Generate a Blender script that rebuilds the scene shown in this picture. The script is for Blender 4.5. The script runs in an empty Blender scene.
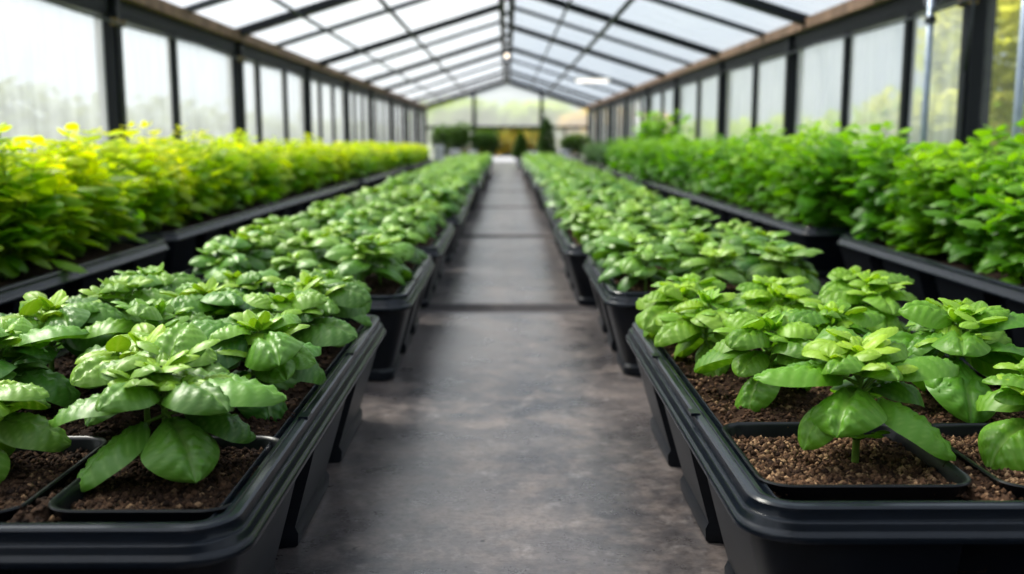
import bpy, math, random
import numpy as np
from mathutils import Vector, Matrix

C = bpy.context.scene.collection
PI = math.pi
R = math.radians
RNG = np.random.default_rng(7)
random.seed(7)
SOIL_Z = 0.165
RIM_Z = 0.19
FZ = -0.17      # floor level


# ------------------------------------------------------------------ materials
def new_mat(name):
    m = bpy.data.materials.new(name)
    m.use_nodes = True
    nt = m.node_tree
    nt.nodes.clear()
    out = nt.nodes.new('ShaderNodeOutputMaterial')
    return m, nt, out


def node(nt, t, **kw):
    n = nt.nodes.new(t)
    for k, v in kw.items():
        if k.startswith('i_'):
            n.inputs[k[2:].replace('_', ' ')].default_value = v
        else:
            setattr(n, k, v)
    return n


def mixc(nt, fac, a, b, blend='MIX'):
    n = nt.nodes.new('ShaderNodeMix')
    n.data_type = 'RGBA'
    n.blend_type = blend
    for sock, v in ((n.inputs[0], fac), (n.inputs[6], a), (n.inputs[7], b)):
        if isinstance(v, bpy.types.NodeSocket):
            nt.links.new(v, sock)
        elif isinstance(v, (int, float)):
            sock.default_value = v
        else:
            sock.default_value = (*v[:3], 1)
    return n.outputs[2]


def mth(nt, op, a, b=0.0, clamp=False):
    n = nt.nodes.new('ShaderNodeMath')
    n.operation = op
    n.use_clamp = clamp
    for i, v in enumerate((a, b)):
        if isinstance(v, bpy.types.NodeSocket):
            nt.links.new(v, n.inputs[i])
        else:
            n.inputs[i].default_value = v
    return n.outputs[0]


def noise(nt, scale, detail=4, rough=0.55, vec=None):
    n = node(nt, 'ShaderNodeTexNoise')
    n.inputs['Scale'].default_value = scale
    n.inputs['Detail'].default_value = detail
    n.inputs['Roughness'].default_value = rough
    if vec is not None:
        nt.links.new(vec, n.inputs['Vector'])
    return n.outputs['Fac']


def ramp(nt, fac, lo, hi):
    n = node(nt, 'ShaderNodeMapRange', clamp=True)
    nt.links.new(fac, n.inputs['Value'])
    n.inputs['From Min'].default_value = lo
    n.inputs['From Max'].default_value = hi
    return n.outputs['Result']


def plain(name, col, rough=0.5, metal=0.0, var=0.15, scale=20.0, bump=0.0, spec=0.5, col2=None):
    m, nt, out = new_mat(name)
    p = node(nt, 'ShaderNodeBsdfPrincipled')
    geo = node(nt, 'ShaderNodeTexCoord').outputs['Object']
    f = noise(nt, scale, 4, 0.6, geo)
    c2 = col2 or tuple(c * (1 - var) for c in col)
    c = mixc(nt, ramp(nt, f, 0.35, 0.65), c2, col)
    nt.links.new(c, p.inputs['Base Color'])
    p.inputs['Roughness'].default_value = rough
    p.inputs['Metallic'].default_value = metal
    p.inputs['Specular IOR Level'].default_value = spec
    if bump:
        b = node(nt, 'ShaderNodeBump')
        b.inputs['Strength'].default_value = bump
        b.inputs['Distance'].default_value = 0.004
        nt.links.new(f, b.inputs['Height'])
        nt.links.new(b.outputs[0], p.inputs['Normal'])
    nt.links.new(p.outputs[0], out.inputs['Surface'])
    return m


def leaf_mat(name, dark, mid, young, vein, transl=0.3, rough=0.42, spec=0.5, tcol=None, veinamt=0.45, hue=0.03):
    """Leaf: attribute 'leaf' holds vein, young, random, under-canopy."""
    m, nt, out = new_mat(name)
    at = node(nt, 'ShaderNodeAttribute', attribute_name='leaf')
    sp = node(nt, 'ShaderNodeSeparateColor')
    nt.links.new(at.outputs['Color'], sp.inputs[0])
    v, y, r = sp.outputs[0], sp.outputs[1], sp.outputs[2]
    c = mixc(nt, r, dark, mid)
    c = mixc(nt, y, c, young)
    c = mixc(nt, mth(nt, 'MULTIPLY', v, veinamt), c, vein)
    oi = node(nt, 'ShaderNodeObjectInfo')
    hs = node(nt, 'ShaderNodeHueSaturation')
    nt.links.new(c, hs.inputs['Color'])
    nt.links.new(mth(nt, 'ADD', mth(nt, 'MULTIPLY', oi.outputs['Random'], -hue), 0.5 + hue / 2), hs.inputs['Hue'])
    nt.links.new(mth(nt, 'ADD', mth(nt, 'MULTIPLY', oi.outputs['Random'], 0.25), 0.88), hs.inputs['Value'])
    p = node(nt, 'ShaderNodeBsdfPrincipled')
    nt.links.new(hs.outputs[0], p.inputs['Base Color'])
    p.inputs['Roughness'].default_value = rough
    p.inputs['Specular IOR Level'].default_value = spec
    t = node(nt, 'ShaderNodeBsdfTranslucent')
    tc = mixc(nt, 1.0, hs.outputs[0], tcol or (1.0, 1.0, 0.5), 'MULTIPLY')
    tc2 = mixc(nt, 1.0, tc, (1.7, 1.7, 1.2), 'MULTIPLY')
    nt.links.new(tc2, t.inputs['Color'])
    mx = node(nt, 'ShaderNodeMixShader')
    mx.inputs[0].default_value = transl
    nt.links.new(p.outputs[0], mx.inputs[1])
    nt.links.new(t.outputs[0], mx.inputs[2])
    nt.links.new(mx.outputs[0], out.inputs['Surface'])
    return m


def soil_mat(name, k=1.0):
    m, nt, out = new_mat(name)
    at = node(nt, 'ShaderNodeAttribute', attribute_name='leaf')
    sp = node(nt, 'ShaderNodeSeparateColor')
    nt.links.new(at.outputs['Color'], sp.inputs[0])
    obj = node(nt, 'ShaderNodeTexCoord').outputs['Object']
    f = noise(nt, 260, 3, 0.7, obj)
    c = mixc(nt, sp.outputs[0], (0.022 * k, 0.012 * k, 0.008 * k), (0.135 * k, 0.078 * k, 0.045 * k))
    c = mixc(nt, sp.outputs[1], c, (0.36 * k, 0.24 * k, 0.14 * k))
    c = mixc(nt, ramp(nt, f, 0.3, 0.7), mixc(nt, 1.0, c, (0.45, 0.42, 0.4), 'MULTIPLY'), c)
    p = node(nt, 'ShaderNodeBsdfPrincipled')
    nt.links.new(c, p.inputs['Base Color'])
    p.inputs['Roughness'].default_value = 0.9
    p.inputs['Specular IOR Level'].default_value = 0.2
    b = node(nt, 'ShaderNodeBump')
    b.inputs['Strength'].default_value = 0.8
    b.inputs['Distance'].default_value = 0.004
    nt.links.new(f, b.inputs['Height'])
    nt.links.new(b.outputs[0], p.inputs['Normal'])
    nt.links.new(p.outputs[0], out.inputs['Surface'])
    return m


def pane_mat(name, clear, tint=(0.93, 0.95, 0.97), streak=True, gl=0.06):
    """Glass with a frosted film: part of the light goes straight through, part is scattered."""
    m, nt, out = new_mat(name)
    tr = node(nt, 'ShaderNodeBsdfTransparent')
    tr.inputs[0].default_value = (0.97, 0.985, 0.98, 1)
    tl = node(nt, 'ShaderNodeBsdfTranslucent')
    tl.inputs[0].default_value = (*tint, 1)
    df = node(nt, 'ShaderNodeBsdfDiffuse')
    df.inputs[0].default_value = (*tint, 1)
    g = node(nt, 'ShaderNodeBsdfGlossy')
    g.inputs['Roughness'].default_value = 0.25
    a = node(nt, 'ShaderNodeMixShader')
    a.inputs[0].default_value = 0.3
    nt.links.new(tl.outputs[0], a.inputs[1])
    nt.links.new(df.outputs[0], a.inputs[2])
    bmx = node(nt, 'ShaderNodeMixShader')
    if streak:
        obj = node(nt, 'ShaderNodeTexCoord').outputs['Object']
        mp = node(nt, 'ShaderNodeMapping')
        mp.inputs['Scale'].default_value = (1.0, 5.0, 0.6)
        nt.links.new(obj, mp.inputs[0])
        f = noise(nt, 1.6, 5, 0.6, mp.outputs[0])
        nt.links.new(mth(nt, 'ADD', mth(nt, 'MULTIPLY', ramp(nt, f, 0.3, 0.7), 0.22), clear - 0.11), bmx.inputs[0])
    else:
        bmx.inputs[0].default_value = clear
    nt.links.new(a.outputs[0], bmx.inputs[1])
    nt.links.new(tr.outputs[0], bmx.inputs[2])
    c = node(nt, 'ShaderNodeMixShader')
    c.inputs[0].default_value = gl
    nt.links.new(bmx.outputs[0], c.inputs[1])
    nt.links.new(g.outputs[0], c.inputs[2])
    nt.links.new(c.outputs[0], out.inputs['Surface'])
    return m


def concrete_mat():
    m, nt, out = new_mat('dark_concrete')
    obj = node(nt, 'ShaderNodeTexCoord').outputs['Object']
    sp = node(nt, 'ShaderNodeSeparateXYZ')
    nt.links.new(obj, sp.inputs[0])
    big = noise(nt, 1.5, 4, 0.6, obj)
    mid = noise(nt, 5.5, 8, 0.72, obj)
    fine = noise(nt, 42, 6, 0.8, obj)
    scuff = noise(nt, 13, 7, 0.75, obj)
    speck = noise(nt, 24, 2, 0.5, obj)
    c = mixc(nt, ramp(nt, big, 0.36, 0.64), (0.046, 0.044, 0.049), (0.140, 0.123, 0.119))
    c = mixc(nt, mth(nt, 'MULTIPLY', ramp(nt, mid, 0.46, 0.68), 0.7), c, (0.255, 0.210, 0.187))
    c = mixc(nt, mth(nt, 'MULTIPLY', ramp(nt, scuff, 0.55, 0.72), 0.55), c, (0.31, 0.285, 0.275))
    c = mixc(nt, mth(nt, 'MULTIPLY', ramp(nt, fine, 0.46, 0.62), 0.6), c, mixc(nt, 1.0, c, (.42, .40, .40), 'MULTIPLY'))
    c = mixc(nt, mth(nt, 'MULTIPLY', ramp(nt, speck, 0.72, 0.76), 0.85), c, (0.012, 0.009, 0.008))
    # expansion joints across the path, one every 3.45 m
    s = mth(nt, 'ADD', sp.outputs[1], 4.28 * 10 - 5.69)
    fr = mth(nt, 'ABSOLUTE', mth(nt, 'SUBTRACT', mth(nt, 'MODULO', mth(nt, 'ADD', s, 2.14), 4.28), 2.14))
    seam = mth(nt, 'SUBTRACT', 1.0, ramp(nt, fr, 0.08, 0.19))
    c = mixc(nt, mth(nt, 'MULTIPLY', seam, 0.62), c, (0.036, 0.035, 0.038))
    p = node(nt, 'ShaderNodeBsdfPrincipled')
    nt.links.new(c, p.inputs['Base Color'])
    rr = node(nt, 'ShaderNodeMapRange')
    nt.links.new(mid, rr.inputs['Value'])
    rr.inputs['From Min'].default_value = 0.3
    rr.inputs['From Max'].default_value = 0.7
    rr.inputs['To Min'].default_value = 0.22
    rr.inputs['To Max'].default_value = 0.42
    nt.links.new(mth(nt, 'ADD', rr.outputs[0], mth(nt, 'MULTIPLY', seam, .5)), p.inputs['Roughness'])
    nt.links.new(mth(nt, 'SUBTRACT', .65, mth(nt, 'MULTIPLY', seam, .60)), p.inputs['Specular IOR Level'])
    b = node(nt, 'ShaderNodeBump')
    b.inputs['Strength'].default_value = 0.3
    b.inputs['Distance'].default_value = 0.003
    hh = mth(nt, 'ADD', mth(nt, 'MULTIPLY', fine, 0.8), mth(nt, 'MULTIPLY', scuff, .5))
    nt.links.new(mth(nt, 'SUBTRACT', hh, seam), b.inputs['Height'])
    nt.links.new(b.outputs[0], p.inputs['Normal'])
    nt.links.new(p.outputs[0], out.inputs['Surface'])
    return m


def emit_mat(name, col, s):
    m, nt, out = new_mat(name)
    e = node(nt, 'ShaderNodeEmission')
    e.inputs[0].default_value = (*col, 1)
    e.inputs[1].default_value = s
    nt.links.new(e.outputs[0], out.inputs['Surface'])
    return m


M = {}
M['plastic'] = plain('black_plastic', (0.0065, 0.009, 0.0145), 0.40, 0, 0.35, 9, 0.05, 0.28)
M['rim'] = plain('black_rim_plastic', (0.007, 0.011, 0.018), 0.24, 0, 0.25, 30, 0.08, 0.45)
M['pot'] = plain('black_pot_plastic', (0.007, 0.009, 0.012), 0.34, 0, 0.3, 14, 0.05, 0.4)
M['metal'] = plain('dark_painted_metal', (0.007, 0.010, 0.015), 0.5, 0.0, 0.2, 6, 0, 0.3)
M['thinmetal'] = plain('grey_painted_metal', (0.045, 0.052, 0.065), 0.5, 0.2, 0.2, 6, 0, 0.5)
M['board'] = plain('weathered_brown_board', (0.26, 0.17, 0.12), 0.7, 0, 0.5, 5, 0.2, 0.3)
M['pipe'] = plain('galvanised_pipe', (0.36, 0.42, 0.50), 0.4, 0.5, 0.2, 10)
M['galv'] = plain('pale_galvanised_tin', (0.80, 0.83, 0.87), 0.5, 0.0, 0.15, 8)
M['brass'] = plain('tarnished_brass', (0.30, 0.22, 0.09), 0.5, 0.5, 0.2, 10)
M['terracotta'] = plain('terracotta', (0.45, 0.16, 0.06), 0.8)
M['concrete'] = concrete_mat()
M['knee'] = plain('knee_wall_concrete', (0.06, 0.06, 0.065), 0.8, 0, 0.3, 4)
M['soil'] = soil_mat('dark_potting_soil', 0.95)
M['soil2'] = soil_mat('brown_gritty_soil', 1.6)
M['soil3'] = soil_mat('bed_soil', 0.7)
M['basil'] = leaf_mat('basil_leaf', (0.040, 0.140, 0.010), (0.120, 0.300, 0.030), (0.32, 0.53, 0.030), (0.36, 0.52, 0.17), 0.17, 0.40, 0.6)
M['basil_light'] = leaf_mat('light_basil_leaf', (0.075, 0.210, 0.010), (0.165, 0.370, 0.026), (0.36, 0.57, 0.035), (0.42, 0.60, 0.15), 0.26, 0.42, 0.5)
M['stem'] = plain('green_stem', (0.22, 0.40, 0.06), 0.5, 0, 0.3, 40)
M['bush_l'] = leaf_mat('yellow_green_leaf', (0.095, 0.250, 0.006), (0.25, 0.45, 0.008), (0.74, 0.78, 0.010), (0.45, 0.55, 0.05), 0.48, 0.45, 0.4, None, 0.2, 0.04)
M['bush_r'] = leaf_mat('mid_green_leaf', (0.060, 0.190, 0.006), (0.145, 0.36, 0.011), (0.31, 0.54, 0.018), (0.35, 0.5, 0.1), 0.38, 0.42, 0.45, None, 0.2, 0.02)
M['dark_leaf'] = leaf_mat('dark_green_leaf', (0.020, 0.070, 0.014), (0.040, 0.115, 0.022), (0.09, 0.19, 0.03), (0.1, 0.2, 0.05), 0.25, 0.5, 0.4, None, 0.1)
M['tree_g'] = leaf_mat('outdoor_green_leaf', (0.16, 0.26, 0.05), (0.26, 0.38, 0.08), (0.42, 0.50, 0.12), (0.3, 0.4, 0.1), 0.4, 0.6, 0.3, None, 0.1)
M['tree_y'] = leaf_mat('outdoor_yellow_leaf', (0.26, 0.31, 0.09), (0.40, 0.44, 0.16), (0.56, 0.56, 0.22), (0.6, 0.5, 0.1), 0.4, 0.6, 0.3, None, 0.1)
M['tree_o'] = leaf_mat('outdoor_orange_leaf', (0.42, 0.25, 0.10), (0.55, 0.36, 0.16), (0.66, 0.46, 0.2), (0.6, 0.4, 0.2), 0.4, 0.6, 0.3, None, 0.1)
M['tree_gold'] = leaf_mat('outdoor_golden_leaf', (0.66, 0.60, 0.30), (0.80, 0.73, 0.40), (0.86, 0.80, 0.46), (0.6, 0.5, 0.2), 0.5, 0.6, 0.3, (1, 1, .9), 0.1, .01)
M['bark'] = plain('brown_bark', (0.10, 0.07, 0.045), 0.9)
M['field'] = plain('pale_meadow', (0.26, 0.27, 0.17), 0.95, 0, 0.3, 0.3, 0, 0.1, (0.20, 0.23, 0.15))
M['roofglass_l'] = pane_mat('roof_pane_left', 0.72, (0.9, 0.9, 0.9))
M['roofglass_r'] = pane_mat('roof_pane_right', 0.74, (0.52, 0.57, 0.64))  # dimmer, bluer light of the right slope put into the tint
M['frost'] = pane_mat('frosted_pane', 0.50, (0.80, 0.82, 0.85))
M['frost_r'] = pane_mat('frosted_pane_right', 0.5, (0.90, 0.93, 0.95))
M['clear'] = pane_mat('clear_pane', 0.92, (0.9, 0.95, 0.93), False, 0.03)
M['gable'] = pane_mat('gable_pane', 0.55, (0.95, 0.95, 0.92), False)
M['white'] = plain('white_panel', (0.85, 0.86, 0.86), 0.5, 0, 0.05, 4)
M['bulb'] = emit_mat('bulb_glow', (1.0, 0.86, 0.70), 3.2)
M['tube'] = emit_mat('tube_glow', (1.0, 0.93, 0.84), 1.7)


# ------------------------------------------------------------------ mesh builder
class MB:
    def __init__(self):
        self.v, self.f, self.a, self.n = [], [], [], 0

    def add(self, v, f, a=None):
        v = np.asarray(v, float)
        if a is None:
            a = np.zeros((len(v), 3))
        self.v.append(v)
        self.a.append(np.asarray(a, float))
        n = self.n
        self.f.extend([tuple(i + n for i in q) for q in f])
        self.n += len(v)

    def box(self, x0, x1, y0, y1, z0, z1):
        v = [(x, y, z) for x in (x0, x1) for y in (y0, y1) for z in (z0, z1)]
        self.add(v, [(0, 1, 3, 2), (4, 6, 7, 5), (0, 4, 5, 1), (2, 3, 7, 6), (0, 2, 6, 4), (1, 5, 7, 3)])

    def bar(self, p, q, w, h):
        """box-section bar from p to q; w across, h up"""
        p, q = Vector(p), Vector(q)
        d = (q - p).normalized()
        up = Vector((0, 0, 1)) if abs(d.z) < 0.9 else Vector((0, 1, 0))
        s = d.cross(up).normalized()
        u = s.cross(d)
        v = [b + s * (i * w / 2) + u * (j * h / 2) for b in (p, q) for i, j in ((-1, -1), (1, -1), (1, 1), (-1, 1))]
        self.add([tuple(x) for x in v], [(3, 2, 1, 0), (4, 5, 6, 7), (0, 1, 5, 4), (1, 2, 6, 5), (2, 3, 7, 6), (3, 0, 4, 7)])

    def tube(self, pts, rad, n=8, cap=True):
        pts = [Vector(p) for p in pts]
        m = len(pts)
        if not hasattr(rad, '__len__'):
            rad = [rad] * m
        vs = []
        d0 = (pts[1] - pts[0]).normalized()
        ref = Vector((1, 0, 0)) if abs(d0.x) < 0.8 else Vector((0, 1, 0))
        for i, p in enumerate(pts):
            d = (pts[min(i + 1, m - 1)] - pts[max(i - 1, 0)]).normalized()
            s = d.cross(ref).normalized()
            u = s.cross(d)
            for k in range(n):
                t = 2 * PI * k / n
                vs.append(tuple(p + s * (math.cos(t) * rad[i]) + u * (math.sin(t) * rad[i])))
        fs = [(i * n + k, i * n + (k + 1) % n, (i + 1) * n + (k + 1) % n, (i + 1) * n + k) for i in range(m - 1) for k in range(n)]
        if cap:
            fs.append(tuple(range(n - 1, -1, -1)))
            fs.append(tuple((m - 1) * n + k for k in range(n)))
        self.add(vs, fs)

    def lathe(self, prof, n=20, c=(0, 0, 0)):
        m = len(prof)
        vs = [(c[0] + r * math.cos(2 * PI * k / n), c[1] + r * math.sin(2 * PI * k / n), c[2] + z) for r, z in prof for k in range(n)]
        fs = [(i * n + k, i * n + (k + 1) % n, (i + 1) * n + (k + 1) % n, (i + 1) * n + k) for i in range(m - 1) for k in range(n)]
        self.add(vs, fs)

    def mesh(self, name, mat, smooth=True):
        me = bpy.data.meshes.new(name)
        v = np.concatenate(self.v)
        me.from_pydata([tuple(x) for x in v.tolist()], [], self.f)
        at = me.attributes.new('leaf', 'FLOAT_COLOR', 'POINT')
        a = np.concatenate(self.a)
        col = np.ones((len(a), 4), np.float32)
        col[:, :3] = a
        at.data.foreach_set('color', col.ravel())
        if smooth:
            me.polygons.foreach_set('use_smooth', [True] * len(me.polygons))
        me.materials.append(mat)
        me.update()
        return me

    def build(self, name, mat, parent=None, smooth=True):
        return link(name, self.mesh(name, mat, smooth), parent)


def link(name, me, parent=None, loc=None):
    o = bpy.data.objects.new(name, me)
    C.objects.link(o)
    if parent is not None:
        o.parent = parent
    if loc is not None:
        o.location = loc
    return o


def tag(o, label, cat, group=None, kind=None):
    o['label'] = label
    o['category'] = cat
    if group:
        o['group'] = group
    elif 'group' in o:
        del o['group']
    if kind:
        o['kind'] = kind
    return o


def thing(name, label, cat, loc=(0, 0, 0), rz=0.0, group=None):
    o = bpy.data.objects.new(name, None)
    C.objects.link(o)
    o.empty_display_size = 0.05
    o.location = loc
    o.rotation_euler = (0, 0, rz)
    return tag(o, label, cat, group)


def struct(o):
    o['kind'] = 'structure'
    return o


def dup(root, loc, rz, s, label, cat, group=None):
    r = root.copy()
    C.objects.link(r)
    r.location = loc
    r.rotation_euler = (0, 0, rz)
    r.scale = (s, s, s)
    tag(r, label, cat, group)
    for ch in list(root.children):
        c = ch.copy()
        C.objects.link(c)
        c.parent = r
        for g in ch.children:
            d = g.copy()
            C.objects.link(d)
            d.parent = c
    return r


# ------------------------------------------------------------------ numeric noise
def vnoise(x, y, scale, seed):
    rg = np.random.default_rng(seed)
    G = rg.random((64, 64))
    x = x * scale
    y = y * scale
    xi = np.floor(x).astype(int)
    yi = np.floor(y).astype(int)
    fx = x - xi
    fy = y - yi
    fx = fx * fx * (3 - 2 * fx)
    fy = fy * fy * (3 - 2 * fy)
    g = lambda a, b: G[a % 64, b % 64]
    return (g(xi, yi) * (1 - fx) + g(xi + 1, yi) * fx) * (1 - fy) + (g(xi, yi + 1) * (1 - fx) + g(xi + 1, yi + 1) * fx) * fy


# ------------------------------------------------------------------ leaves
def leaf(mb, base, az, pitch, L, W, nu, nv, droop, cup=0.25, puck=0.0, roll=0.0, young=0.0, rnd=0.5, pet=0.12, lobes=0.0, under=0.0):
    """One blade: base point, azimuth, starting pitch, length, width. nu x 2nv quads."""
    u = np.linspace(0, 1, nu + 1)
    v = np.linspace(-1, 1, 2 * nv + 1)
    uu, vv = np.meshgrid(u, v, indexing='ij')
    a, b = 0.46, 0.52
    pk = (a / (a + b)) ** a * (b / (a + b)) ** b
    prof = (np.clip(uu, 1e-4, 1) ** a) * (np.clip(1 - uu, 0, 1) ** b) / pk
    if lobes:
        prof = prof * (1 - lobes * (0.5 + 0.5 * np.cos(2 * PI * 3.5 * uu)))
    y = vv * prof * W / 2
    th = pitch - droop * u ** 1.25
    ds = L / nu
    px = np.concatenate([[0], np.cumsum(np.cos((th[1:] + th[:-1]) / 2) * ds)])
    pz = np.concatenate([[0], np.cumsum(np.sin((th[1:] + th[:-1]) / 2) * ds)])
    px = px + math.cos(pitch) * pet * L
    pz = pz + math.sin(pitch) * pet * L
    av = np.abs(vv)
    N = 6.0
    s = uu - 0.34 * av * (1 - 0.5 * uu)
    pil = np.abs(np.sin(PI * N * s)) ** 0.8 * np.clip(av * 4, 0, 1) * (1 - av ** 1.7) * (.8 + .4 * np.sin(uu * 31 + vv * 17 + rnd * 9))
    mid = np.exp(-(vv / 0.13) ** 2)
    h = -cup * W * 0.5 * av ** 2 * prof + puck * W * (pil - 0.8 * mid) * np.sqrt(prof.clip(0, 1))
    if puck:
        h = h + 0.018 * W * np.sin(uu * 7 + rnd * 20) * av ** 2 * np.sign(vv)
    X = px[:, None] - np.sin(th)[:, None] * h
    Z = pz[:, None] + np.cos(th)[:, None] * h
    Y = y
    # roll about own axis (through base), then azimuth
    cr, sr = math.cos(roll), math.sin(roll)
    Y, Z = Y * cr - Z * sr * 0.0 - (h * sr), Z + y * sr
    ca, sa = math.cos(az), math.sin(az)
    P = np.stack([X * ca - Y * sa + base[0], X * sa + Y * ca + base[1], Z + base[2]], -1).reshape(-1, 3)
    vein = np.maximum(np.exp(-(vv / 0.07) ** 2), 0.75 * np.exp(-((np.abs(((N * s + 0.5) % 1.0) - 0.5)) / 0.10) ** 2)) * (1 - uu * 0.3) * (1.0 if nv > 2 else 0.2)
    att = np.stack([vein, np.full_like(vein, young), np.full_like(vein, rnd)], -1).reshape(-1, 3)
    m = 2 * nv + 1
    f = [(i * m + j, i * m + j + 1, (i + 1) * m + j + 1, (i + 1) * m + j) for i in range(nu) for j in range(2 * nv)]
    mb.add(P, f, att)
    if nu >= 5:
        # petiole
        q0 = Vector(base)
        q1 = q0 + Vector((math.cos(pitch) * pet * L * ca, math.cos(pitch) * pet * L * sa, math.sin(pitch) * pet * L)) * 1.15
        t = MB()
        t.tube([q0, q0.lerp(q1, 0.5), q1], [0.004, 0.003, 0.002], 5, False)
        mb.add(np.concatenate(t.v), t.f, np.tile([0.8, 0.5, 0.5], (t.n, 1)))


def basil_meshes(seed, lod, mat, hero=None):
    """foliage, young shoots and stem of one basil plant about 0.2 m high"""
    rg = random.Random(seed)
    fo, sh, st = MB(), MB(), MB()
    nu, nv = {0: (26, 9), 1: (12, 5), 2: (6, 2), 3: (3, 1)}[lod]
    snu, snv = {0: (14, 5), 1: (6, 3), 2: (3, 1), 3: (2, 1)}[lod]
    puck = {0: 0.085, 1: 0.06, 2: 0.0, 3: 0.0}[lod]
    H = rg.uniform(0.145, 0.175)
    lean = Vector((rg.uniform(-.02, .02), rg.uniform(-.02, .02), 0))
    pt = lambda t: Vector((lean.x * t * t, lean.y * t * t, H * t))
    st.tube([pt(t) for t in (-0.06, 0.25, 0.5, 0.75, 1.0)], [0.0065, 0.0055, 0.005, 0.004, 0.0025], 8 if lod < 2 else 4)
    az0 = rg.uniform(0, 2 * PI) if hero is None else hero
    # main leaf pairs: (t, L, pitch, droop)
    rows = [(0.46, 0.150, 4, 88), (0.62, 0.165, 18, 80), (0.80, 0.142, 30, 78), (0.93, 0.098, 42, 80)]
    for k, (t, L, p, d) in enumerate(rows):
        for sgn in (0, 1):
            az = az0 + k * R(90) + sgn * PI + rg.uniform(-.3, .3)
            LL = L * rg.uniform(0.82, 1.14)
            leaf(fo, pt(t), az, R(p + rg.uniform(-12, 12)), LL, LL * rg.uniform(.68, .80), nu, nv, R(d + rg.uniform(-18, 22)), rg.uniform(.35, .6), puck,
                 R(rg.uniform(-20, 20)), (0.0, 0.08, 0.22, 0.45)[k] * rg.uniform(.6, 1.3), rg.random(), 0.16)
    # extra single leaves fill the crown
    for k in range(6):
        t = rg.uniform(.5, .92)
        LL = rg.uniform(.085, .14)
        leaf(fo, pt(t), az0 + R(45) + k * R(60) + rg.uniform(-.35, .35), R(rg.uniform(5, 35)), LL, LL * .74, nu, nv, R(rg.uniform(55, 95)), .35, puck,
             R(rg.uniform(-25, 25)), rg.uniform(0, .3), rg.random(), 0.22)
    # side shoots
    for k, t in enumerate((0.50, 0.52, 0.68, 0.7)):
        a = az0 + R(45) + k * R(90) + rg.uniform(-.4, .4)
        b0 = pt(t)
        tip = b0 + Vector((math.cos(a) * .05, math.sin(a) * .05, rg.uniform(.035, .06)))
        st.tube([b0, b0.lerp(tip, .5) + Vector((0, 0, .006)), tip], [.0035, .003, .002], 6 if lod < 2 else 3, False)
        for j in range(4 if lod < 3 else 2):
            LL = rg.uniform(.045, .075)
            leaf(sh, tip, a + j * R(90) + R(20), R(rg.uniform(15, 50)), LL, LL * .62, snu, snv, R(rg.uniform(30, 80)), .35, puck, R(rg.uniform(-15, 15)),
                 rg.uniform(.35, .75), rg.random(), .08)
    # growing tip
    for j in range(8 if lod < 2 else 5):
        LL = rg.uniform(.030, .058)
        leaf(sh, pt(1.0), az0 + j * R(137), R(rg.uniform(35, 70)), LL, LL * .6, snu, snv, R(rg.uniform(10, 60)), .3, puck * .7, 0, rg.uniform(.6, 1.0), rg.random(), .03)
    return (fo.mesh('foliage', mat), sh.mesh('young_shoots', mat), st.mesh('stem', M['stem']))


def hero_meshes(seed, mat, leaves, H, bare):
    """a foreground basil with its large leaves placed one by one: (t, azimuth, pitch, length, width, droop, roll, young)"""
    rg = random.Random(seed)
    fo, sh, st = MB(), MB(), MB()
    st.tube([(0, 0, -.06), (.001, 0, H * .3), (.003, .002, H * .6), (.0, .002, H * .85), (0, 0, H)], [.0075, .0065, .0055, .004, .0025], 9)
    pt = lambda t: Vector((0.003 * math.sin(t * 3), 0.001, H * t))
    for t, az, p, L, W, d, ro, yg in leaves:
        leaf(fo, pt(t), R(az), R(p), L, W, 26, 9, R(d), rg.uniform(.4, .6), .08, R(ro), yg, rg.random(), .2)
    for k in range(6):
        a = R(k * 60 + 20 + rg.uniform(-15, 15))
        b0 = pt(bare + (1 - bare) * rg.uniform(.25, .7))
        tip = b0 + Vector((math.cos(a) * .045, math.sin(a) * .045, rg.uniform(.03, .055)))
        st.tube([b0, b0.lerp(tip, .5) + Vector((0, 0, .006)), tip], [.0035, .003, .002], 6, False)
        for j in range(4):
            LL = rg.uniform(.045, .08)
            leaf(sh, tip, a + j * R(90) + R(20), R(rg.uniform(15, 50)), LL, LL * .66, 14, 5, R(rg.uniform(40, 85)), .4, .09, R(rg.uniform(-15, 15)), rg.uniform(.3, .65), rg.random(), .08)
    lo = MB()
    # young side growth low on the stem
    for k in range(3):
        a = R(-90 + k * 50 - 50)
        b0 = pt(.18)
        tip = b0 + Vector((math.cos(a) * .03, math.sin(a) * .03, .018))
        lo.tube([pt(.10), b0, tip], [.003, .003, .0018], 6, False)
        for j in range(2):
            leaf(lo, tip, a + (j - .5) * 1.6, R(25), .032, .02, 8, 3, R(50), .3, .05, 0, .9, rg.random(), .05)
    for j in range(10):
        LL = rg.uniform(.035, .075)
        leaf(sh, pt(1.0), j * R(137), R(rg.uniform(30, 68)), LL, LL * .62, 14, 5, R(rg.uniform(20, 70)), .35, .08, 0, rg.uniform(.45, .95), rg.random(), .03)
    return (fo.mesh('foliage', mat), sh.mesh('young_shoots', mat), st.mesh('stem', M['stem']), lo.mesh('low_side_shoots', mat))


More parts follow.
